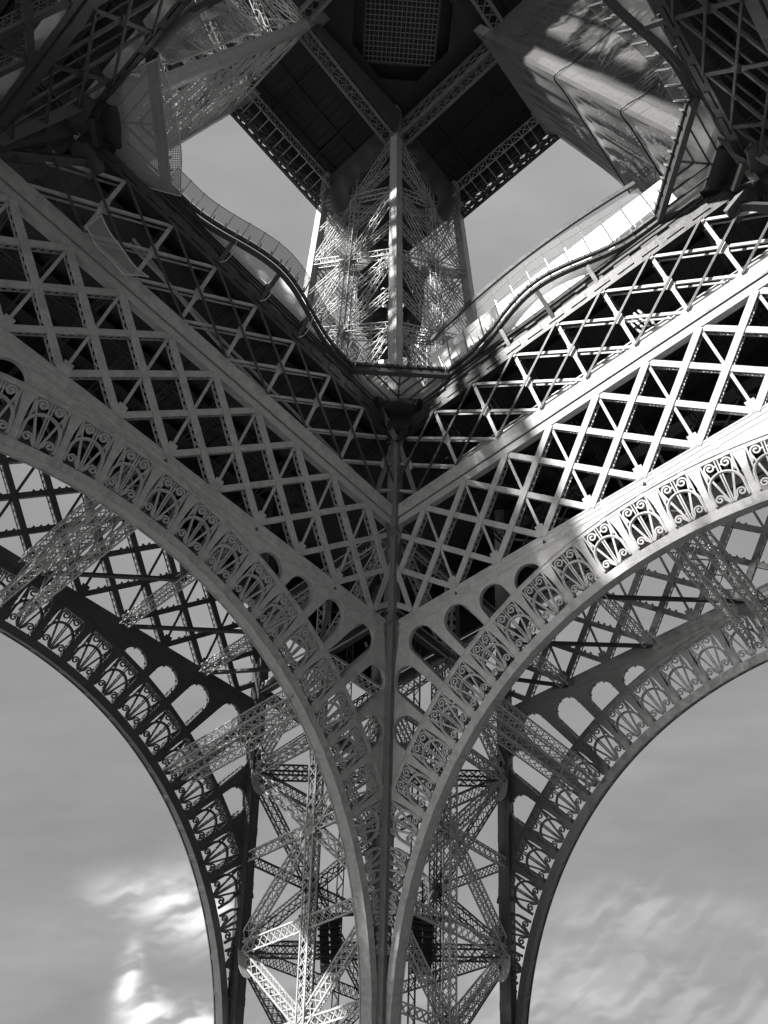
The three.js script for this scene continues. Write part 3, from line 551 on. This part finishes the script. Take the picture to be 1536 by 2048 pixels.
// glass screens along the opening
function screen(turn, label, H, lean, mat, band, step) {
  const g = thing('glass_screen', label, 'glass balustrade'); g.rotation.y = turn;
  const lo = s => W(s, rimD(s) - 0.25, 57.0), hi = s => W(s, lean(s), 57.0 + H);
  const n = Math.round(19.2 / step), X = i => -9.6 + 19.2 * i / n;
  for (let i = 0; i < n; i++) {
    const b = new MB(); const k = H > 2 ? 3 : 1; 
    for (let r = 0; r < k; r++) { const p = (s, f) => lo(s).lerp(hi(s), f).add(V(0, 0, 0)); const s0 = X(i) + 0.02, s1 = X(i + 1) - 0.02, f0 = r / k + 0.008, f1 = (r + 1) / k - 0.008; const q = new MB().quad(p(s0, f0), p(s1, f0), p(s1, f1), p(s0, f1), [1, 1, 0]); q.build('glass_pane', mat, g); }
  }
  for (let i = 0; i <= n; i++) { const s = X(i), f = H > 2 ? 0.42 : 1.04; new MB().bar(lo(s).add(V(0, -0.2, 0)), lo(s).lerp(hi(s), f), 0.05, 0.16, W(0, 1, 0)).build('post', M.steel, g); }
  const top = []; for (let i = 0; i <= 40; i++) top.push(hi(-9.6 + 19.2 * i / 40));
  if (band) new MB().sweep(top, 0.16, 0.62, Y).build('coping', M.iron, g); else new MB().sweep(top, 0.04, 0.04, Y).build('top_rail', M.steel, g);
  if (H > 2) { for (const f of [0.333, 0.667]) { const l = []; for (let i = 0; i <= 40; i++) { const s = -9.6 + 19.2 * i / 40; l.push(lo(s).lerp(hi(s), f)); } new MB().sweep(l, 0.03, 0.04, Y).build('rail', M.steel, g); } }
}
const leanR = s => 12.6 + 0.0078 * s * s;
screen(LEFT, 'low glass balustrade with thin posts along the left side of the opening', 1.3, s => rimD(s) - 0.85, M.tint, false, 1.2);
screen(RIGHT, 'tall leaning glass screen with a dark coping on the right of the opening', 3.0, leanR, M.clear, true, 1.6);
screen(LBACK, 'low glass balustrade behind the netting at the upper left', 1.3, s => rimD(s) - 0.85, M.tint, false, 1.2);
screen(RBACK, 'glass balustrade at the upper right edge of the opening', 1.3, s => rimD(s) - 0.85, M.tint, false, 1.2);

{ // pavilion added on the first deck, its pale front bounces sun onto the left girder
  const g = thing('bounce_pavilion', 'added pavilion front of pale panels that bounce sun, behind the tall right glass screen', 'pavilion'); g.rotation.y = RIGHT;
  const n = V(0, 0, 0); const N = 13, w = 1.85, h0 = 57.75, h1 = 62;      // in the face frame: x runs along -b of the right side
  for (let i = 0; i < N; i++) {
    const s = -11 + i * 1.72, A = W(s + 1.7, 15.55, 0), tilt = 0.06, c = Math.cos(FACET), sn = Math.sin(FACET), B = W(s + 1.7 - w * c, 15.55 + w * sn, 0);
    const nrm = B.clone().sub(A).cross(V(0, 1, 0)).normalize(); if (nrm.dot(W(0, -1, 0)) < 0) nrm.negate();
    const q = (p, h) => p.clone().setY(h).addScaledVector(nrm, (h - h0) * tilt);
    new MB().quad(q(A, h0), q(B, h0), q(B, h1), q(A, h1), [w, 5, 0]).build('glass_pane', M.mirror, g);
    new MB().bar(q(A, h0 - 0.2), q(A, h1), 0.08, 0.1).build('mullion', M.iron, g);
  }
  new MB().bar(W(-11, 20.3, 62.2), W(11.6, 20.3, 62.2), 0.2, 8.4, W(0, 1, 0)).build('roof', M.dark, g);
  for (const s of [-10.9, 11.5]) new MB().bar(W(s, 20.6, 57.7), W(s, 20.6, 62), 7.6, 0.12, W(1, 0, 0)).build('side_wall', M.dark, g);
}
// ------------------------------------------------------------------ second deck
function upperGirder(turn, d, label, mat) {
  const g = thing('upper_girder', label, 'girder'); g.rotation.y = turn;
  const len = d === 'p' ? p2(H2) : p2(H2), D = d === 'p' ? p2(H2) : q2(H2), h0 = H2, h1 = H2 + 4.6;
  const w = d === 'p' ? 1.3 : 0.6;
  for (const b of [D, D + w]) {
    new MB().bar(W(-len, b, h0), W(len, b, h0), 0.35, 0.3, Y).bar(W(-len, b, h1), W(len, b, h1), 0.35, 0.3, Y).build('chord', mat, g);
    const x = new MB(), N = 9; for (let i = -2; i < N; i++) for (const sg of [1, -1]) { const f0 = Math.max(0, i / N), f1 = Math.min(1, (i + 2) / N), y0 = h0 + (h1 - h0) * (f0 * N - i) / 2, y1 = h0 + (h1 - h0) * (f1 * N - i) / 2; x.bar(W(sg * (-len + 2 * len * f0), b, y0), W(sg * (-len + 2 * len * f1), b, y1), 0.26, 0.08, W(0, 1, 0)); }
    x.build('web_lattice', mat, g);
  }
  if (d === 'q') { const st = new MB(); for (let i = 0; i < 12; i++) { const a0 = -len + 2 * len * i / 12, a1 = a0 + 2 * len / 12; st.bar(W(a0, D - 2.2, h0 + 0.4), W(a1, D - 2.2, h0 + 0.4), 0.12, 0.1, Y).bar(W(a0, D - 2.2, h0 + 0.4), W(a1, D - 2.2, h0 + 3.6), 0.1, 0.05, W(0, 1, 0)).bar(W(a1, D - 2.2, h0 + 0.4), W(a0, D - 2.2, h0 + 3.6), 0.1, 0.05, W(0, 1, 0)).bar(W(a0, D - 2.2, h0 + 0.4), W(a0, D, h0 + 0.4), 0.1, 0.1, Y).bar(W(a0, D - 2.2, h0), W(a0, D - 2.2, h0 + 3.8), 0.1, 0.1, W(0, 1, 0)); } st.bar(W(-len, D - 2.2, h0 + 3.6), W(len, D - 2.2, h0 + 3.6), 0.14, 0.12, Y); st.build('stair_lattice', M.paint, g); }
  const bt = new MB(); const N = 14; for (let i = 0; i < N; i++) { const s = -len + 2 * len * i / N, e = -len + 2 * len * (i + 1) / N; bt.bar(W(s, D, h0), W(e, D + w, h0), 0.12, 0.06, Y).bar(W(s, D + w, h0), W(e, D, h0), 0.12, 0.06, Y); } bt.build('lacing', mat, g);
}
for (const [t, w] of [[LEFT, 'left'], [RIGHT, 'right'], [LBACK, 'far left'], [RBACK, 'far right']]) {
  upperGirder(t, 'p', { left: 'netted inner girder under the second deck, running up left from the centre', right: 'inner girder under the second deck with crossed bottom lacing, up right from the centre', 'far left': 'inner girder under the second deck at the top, left of the grid', 'far right': 'inner girder under the second deck at the top, right of the grid' }[w], M.mid);
  if (w === 'left' || w === 'right') upperGirder(t, 'q', `black diamond lattice girder above the ${w} patch of sky`, M.iron);
}
{
  const deck = thing('second_deck', 'dark boarded underside of the second deck at the top', 'deck');
  const o = 21, c = 5.6, hole = [[-c, -2.4], [-2.4, -c], [2.4, -c], [c, -2.4], [c, 2.4], [2.4, c], [-2.4, c], [-c, 2.4]].map(([x, y]) => V(x, y, 0)).reverse();
  const sg = shapeGeo([V(-o, -o, 0), V(o, -o, 0), V(o, o, 0), V(-o, o, 0)], [hole], 0.6); sg.rotateX(-Math.PI / 2); sg.rotateY(Math.PI / 4);
  part('slab', sg, M.nearBlack, deck).position.y = 105.4;  // slab and boards carry the shade under the second deck in their colour
  const board = new MB().bar(V(0, 0, 0), V(0, 0, -10.4), 0.9, 0.06, Y).geo();
  for (const rot of [LEFT, RIGHT, LBACK, RBACK]) {
    for (let i = -9; i <= 9; i++) { const m = part('deck_board', board, M.plank, deck); m.position.copy(W(i * 0.97, 9.0, 105.3 - 0.03 * ((i + 90) % 2)).applyAxisAngle(Y, rot)); m.rotation.y = rot + Math.PI / 4; }
    const j = new MB(); for (const b of [10.2, 13.5, 16.8]) j.bar(W(-9, b, 105.05), W(9, b, 105.05), 0.3, 0.3, Y); for (const s of [-3.6, 3.6]) j.bar(W(s, 9, 104.8), W(s, 19.5, 104.8), 0.3, 0.3, Y); j.bar(W(-6, 11, 103.5), W(2, 18, 103.7), 0.12, 0.12, Y).bar(W(1, 10.2, 103.2), W(6, 15, 103.4), 0.1, 0.1, Y);
    const m = j.build('joist', M.dark, deck); m.rotation.y = rot;
  }
  // housing above the opening, closed by a grid
  const cap = new MB(); cap.bar(V(0, 110, 0), V(0, 110.6, 0), 16, 16, Z); for (const [x, z] of [[-6.4, 0], [6.4, 0], [0, -6.4], [0, 6.4]]) cap.bar(V(x, 105.8, z), V(x, 110, z), x ? 0.2 : 12.6, x ? 12.6 : 0.2, Z); cap.build('housing', M.dark, deck);
  const gr = thing('ceiling_grid', 'square open grid panel in the middle of the second deck', 'grid');
  const gb = new MB(); for (let i = -8; i <= 8; i++) gb.bar(V(i * 0.53, 107.6, -4.3), V(i * 0.53, 107.6, 4.3), 0.07, 0.07, Y).bar(V(-4.3, 107.55, i * 0.53), V(4.3, 107.55, i * 0.53), 0.07, 0.07, Y); gb.build('bars', M.paint, gr);
  const fr = new MB(); for (const s of [-1, 1]) fr.bar(V(s * 4.35, 107.5, -4.4), V(s * 4.35, 107.5, 4.4), 0.2, 0.25, Y).bar(V(-4.4, 107.5, s * 4.35), V(4.4, 107.5, s * 4.35), 0.2, 0.25, Y); fr.build('frame', M.iron, gr);
}

// ------------------------------------------------------------------ nets and sheets
function weave(n, k, w) { return tex(n, (u, v) => { const a = (u * k) % 1, b = (v * k) % 1; return (a < w || b < w) ? 1 : 0; }); }
const netAlpha = weave(1024, 84, 0.42), fineAlpha = weave(512, 64, 0.55);
const netMat = new THREE.MeshStandardMaterial({ color: G(0.3), roughness: 1, alphaMap: netAlpha, alphaTest: 0.5, side: THREE.DoubleSide });
const sheetMap = tex(512, (u, v) => 0.75 + 0.35 * (fbm(u * 5, v * 12, 1.7, 5, 1) - 0.5)); sheetMap.colorSpace = THREE.SRGBColorSpace;
const sheetMat = new THREE.MeshPhysicalMaterial({ color: G(0.11), roughness: 0.95, transmission: 0.4, thickness: 0, map: sheetMap, side: THREE.DoubleSide, transparent: true, opacity: 0.7 });
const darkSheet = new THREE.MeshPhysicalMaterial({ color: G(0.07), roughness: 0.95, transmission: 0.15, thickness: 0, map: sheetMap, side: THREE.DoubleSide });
function cloth(fn, nu, nv, su, sv) {
  const g = new THREE.BufferGeometry(), p = [], u = [], ix = [];
  for (let j = 0; j <= nv; j++) for (let i = 0; i <= nu; i++) { const q = fn(i / nu, j / nv); p.push(q.x, q.y, q.z); u.push(i / nu * su, j / nv * sv); }
  for (let j = 0; j < nv; j++) for (let i = 0; i < nu; i++) { const a = j * (nu + 1) + i; ix.push(a, a + 1, a + nu + 2, a, a + nu + 2, a + nu + 1); }
  g.setAttribute('position', new THREE.Float32BufferAttribute(p, 3)); g.setAttribute('uv', new THREE.Float32BufferAttribute(u, 2)); g.setIndex(ix); g.computeVertexNormals(); return g;
}
const bil = (A, B, C, D) => (u, v) => A.clone().lerp(B, u).lerp(D.clone().lerp(C, u), v);
function edgeRope(fn, g, r = 0.05) {
  const pts = []; for (let i = 0; i <= 20; i++) pts.push(fn(i / 20, 0)); for (let i = 1; i <= 20; i++) pts.push(fn(1, i / 20)); for (let i = 1; i <= 20; i++) pts.push(fn(1 - i / 20, 1)); for (let i = 1; i <= 20; i++) pts.push(fn(0, 1 - i / 20));
  part('edge_rope', new THREE.TubeGeometry(new THREE.CatmullRomCurve3(pts, true), 160, r, 5, true), M.rope, g);
}
{ // net round the glazed corner at upper left
  const g = thing('safety_net', 'dark rope net hung round the glazed corner at upper left', 'net');
  const f = bil(W(-8.4, 14.6, 56), W(-12.9, 16.5, 55.2), W(-16.1, 12.8, 55.2), W(-14.6, 9.0, 56)), fn = (u, v) => f(u, v).add(V(0, -0.9 * Math.sin(Math.PI * u) * (0.6 + 0.4 * Math.sin(9 * v)) - 0.12 * Math.sin(14 * v + 3 * u), 0)).addScaledVector(W(-0.7, 0.7, 0), -0.5 * Math.sin(Math.PI * v) * (1 - u));
  part('netting', cloth(fn, 24, 24, 0.55, 0.9), netMat, g); edgeRope(fn, g);
}
{ // small net tied under the left girder
  const g = thing('safety_net', 'small rope net tied below the upper chord of the left girder', 'net');
  const q = seat(new THREE.Object3D(), LEFT), loc = (s, t, z) => { q.updateMatrix(); return V(s, t, z).applyMatrix4(q.matrix); };
  const f = bil(loc(-11.4, 55.0, 1), loc(-7.1, 53.9, 0.9), loc(-8.4, 52.7, 1.1), loc(-11.7, 53.4, 1.1)), fn = (u, v) => f(u, v).addScaledVector(V(0, -1, 0), 0.7 * Math.sin(Math.PI * u) * (1 - 0.5 * v) + 0.12 * Math.sin(10 * u + 4 * v));
  part('netting', cloth(fn, 20, 14, 0.55, 0.35), netMat, g); edgeRope(fn, g);
}
{ // net at the top left
  const g = thing('safety_net', 'net draped across the top edge beside the left pier leg', 'net');
  const f = bil(W(-15.9, 8.9, 56), W(-13.9, 8.6, 55.4), W(-11.6, 3.6, 57), W(-14.6, 3.9, 57.4)), fn = (u, v) => f(u, v).add(V(0, -0.7 * Math.sin(Math.PI * v) + 0.15 * Math.sin(12 * u + 5 * v), 0));
  part('netting', cloth(fn, 18, 18, 0.4, 0.6), netMat, g); edgeRope(fn, g);
}
{ // big sheet round the right pier leg
  const g = thing('protective_sheet', 'large translucent sheet wrapped round the right pier leg with tied folds', 'sheet');
  const edge = (h, k) => k < 0 ? W(q2(h) * 0.98, -p2(h) + 1.2, h) : W(p2(h) - 1.1, -q2(h) * 0.98, h), fold = h => W(p2(h) - 1.25, -p2(h) + 1.25, h);
  for (const k of [-1, 1]) for (const [ha, hb] of [[100.5, 82], [82, 70], [70, 58.5]]) {
    const fn = (u, v) => { const h = ha + (hb - ha) * v, sag = Math.sin(Math.PI * v); return fold(h).lerp(edge(h, k), u * (1 - 0.16 * sag)).addScaledVector(k < 0 ? W(0, 1, 0) : W(-1, 0, 0), 0.5 * sag * Math.sin(Math.PI * Math.min(1, u * 1.1)) + 0.09 * Math.sin(u * 46 + v * 7 + 3 * Math.sin(v * 4)) * sag + 0.05 * Math.sin(u * 91 - v * 11) * sag).add(V(0, -0.8 * Math.sin(Math.PI * u), 0)); };
    part('sheet', cloth(fn, 40, 20, 1.5, 1.2), sheetMat, g);
  }
  for (const h of [82, 70]) { const c = []; for (let i = 0; i <= 10; i++) c.push(edge(h, -1).lerp(fold(h), i / 10).add(V(0, -0.85 * Math.sin(Math.PI * i / 10), 0)).addScaledVector(W(-0.7, 0.7, 0), 0.15)); for (let i = 1; i <= 10; i++) c.push(fold(h).lerp(edge(h, 1), i / 10).add(V(0, -0.85 * Math.sin(Math.PI * i / 10), 0)).addScaledVector(W(-0.7, 0.7, 0), 0.15)); part('tie_rope', new THREE.TubeGeometry(new THREE.CatmullRomCurve3(c), 80, 0.07, 5), M.nearBlack, g); }
}
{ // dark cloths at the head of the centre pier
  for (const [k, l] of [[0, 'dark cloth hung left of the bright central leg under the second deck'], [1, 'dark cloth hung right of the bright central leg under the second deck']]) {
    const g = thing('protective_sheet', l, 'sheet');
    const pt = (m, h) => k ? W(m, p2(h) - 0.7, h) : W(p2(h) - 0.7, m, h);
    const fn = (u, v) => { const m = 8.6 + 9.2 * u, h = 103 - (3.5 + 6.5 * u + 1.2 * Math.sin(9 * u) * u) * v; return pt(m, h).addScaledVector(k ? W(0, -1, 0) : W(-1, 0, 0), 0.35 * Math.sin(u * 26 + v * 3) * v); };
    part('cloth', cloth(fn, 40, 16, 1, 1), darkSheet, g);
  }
  const g = thing('protective_sheet', 'fabric sling under the left inner girder of the second deck', 'sheet');
  const f = bil(W(-7.2, 7.2, H2 - 0.1), W(7.2, 7.2, H2 - 0.1), W(6.4, 5.6, H2 + 3), W(-6.8, 6.6, H2 + 2.5)), fn = (u, v) => f(u, v).add(V(0, -0.5 * Math.sin(Math.PI * v) * (1 + 0.4 * Math.sin(7 * u)), 0));
  part('cloth', cloth(fn, 40, 10, 2, 0.5), darkSheet, g);
}

// ------------------------------------------------------------------ lifts, pipes, cables
for (const [u, v, l] of [[0.28, 0.62, 'dark slatted lift machine hanging left of the centre leg low down'], [0.62, 0.28, 'dark slatted lift machine hanging right of the centre leg low down']]) {
  const g = thing('lift_machine', l, 'lift'); const h = 25.3; g.position.copy(W(pAt(h) + PW * u, pAt(h) + PW * v, h)); g.rotation.z = u < 0.4 ? 0.08 : -0.08;
  const b = new MB(); b.box(-0.42, 0, 0, 0.7, 3.0, 1.6).box(0.42, 0, 0, 0.7, 3.0, 1.6).box(0, 1.7, 0, 2.0, 0.25, 1.7).box(0, -1.7, 0, 1.5, 0.3, 1.4); b.build('body', M.dark, g);
  for (let k = 0; k < 6; k++) new MB().box(0, -1.25 + k * 0.5, 0.95, 1.9, 0.12, 0.2).build('slat', M.dark, g);
  new MB().bar(V(0, 1.8, 0), V(0, 5.5, -1), 0.12, 0.12).build('cable', M.nearBlack, g);
  new MB().bar(V(-2.4, 2.1, 0), V(2.4, 2.1, 0), 0.25, 0.3).build('hoist_beam', M.dark, g);
}
{
  const q = seat(new THREE.Object3D(), RIGHT); q.updateMatrix(); const loc = (s, t, z) => V(s, t, z).applyMatrix4(q.matrix);
  const tube = (pts, r, name, mat, g) => part(name, new THREE.TubeGeometry(new THREE.CatmullRomCurve3(pts), 24, r, 7), mat, g);
  for (let k = 0; k < 4; k++) {
    const s = 4.6 + k * 0.34 , g = thing('pipe', ['white pipe leftmost of four beside the right girder', 'second white pipe of four beside the right girder', 'third white pipe of four beside the right girder', 'white pipe rightmost of four beside the right girder'][k], 'pipe');
    tube([loc(s - 0.5, 56.9, -1.2), loc(s, 54.8, -1.2)], 0.1, 'tube', M.pipe, g); for (const f of [0.2, 0.5, 0.8]) { const c = loc(s - 0.5, 56.9, -1.2).lerp(loc(s, 54.8, -1.2), f), e = loc(s - 0.5, 56.9, -1.2).lerp(loc(s, 54.8, -1.2), f + 0.06); tube([c, e], 0.13, 'collar', M.nearBlack, g); }
  }
  for (const [i, z, t] of [[0, -0.9, 54.5], [1, -1.3, 54.2], [2, -1.1, 54.9]]) { const g = thing('pipe', ['long pipe lying along the upper chord of the right girder', 'second long pipe behind the right upper chord', 'thin long conduit above the right upper chord'][i], 'pipe'); tube([loc(-12, t, z), loc(0, t + 0.05, z), loc(17, t, z)], [0.13, 0.16, 0.08][i], 'tube', M.paint, g); }
  const gL = seat(new THREE.Object3D(), LEFT); gL.updateMatrix(); const locL = (s, t, z) => V(s, t, z).applyMatrix4(gL.matrix);
  for (const [i, t] of [[0, 54.9], [1, 55.4]]) { const g = thing('pipe', ['long pipe behind the upper lattice of the left girder', 'second long pipe above it behind the left upper lattice'][i], 'pipe'); tube([locL(-9, t + 2.5 - i, -1.6), locL(0, t + 0.6, -1.6), locL(14, t - 0.4, -1.6)], 0.12, 'tube', M.paint, g); }
  for (const [i, s] of [[0, -3.86], [1, 0], [2, 3.86]]) { const g = thing('loose_cable', ['loose white cable on the leftmost bracket of the left opening edge', 'loose white cable on the middle bracket of the left opening edge', 'loose white cable on the bracket nearest the centre, left opening edge'][i], 'cable'); tube([W(s, 15.3, 54.0), W(s + 0.25, 15.0, 54.3), W(s + 0.3, 14.5, 55), W(s + 0.1, 14.0, 55.9)], 0.035, 'cord', M.rope, g); }
}

renderer.render(scene, camera);
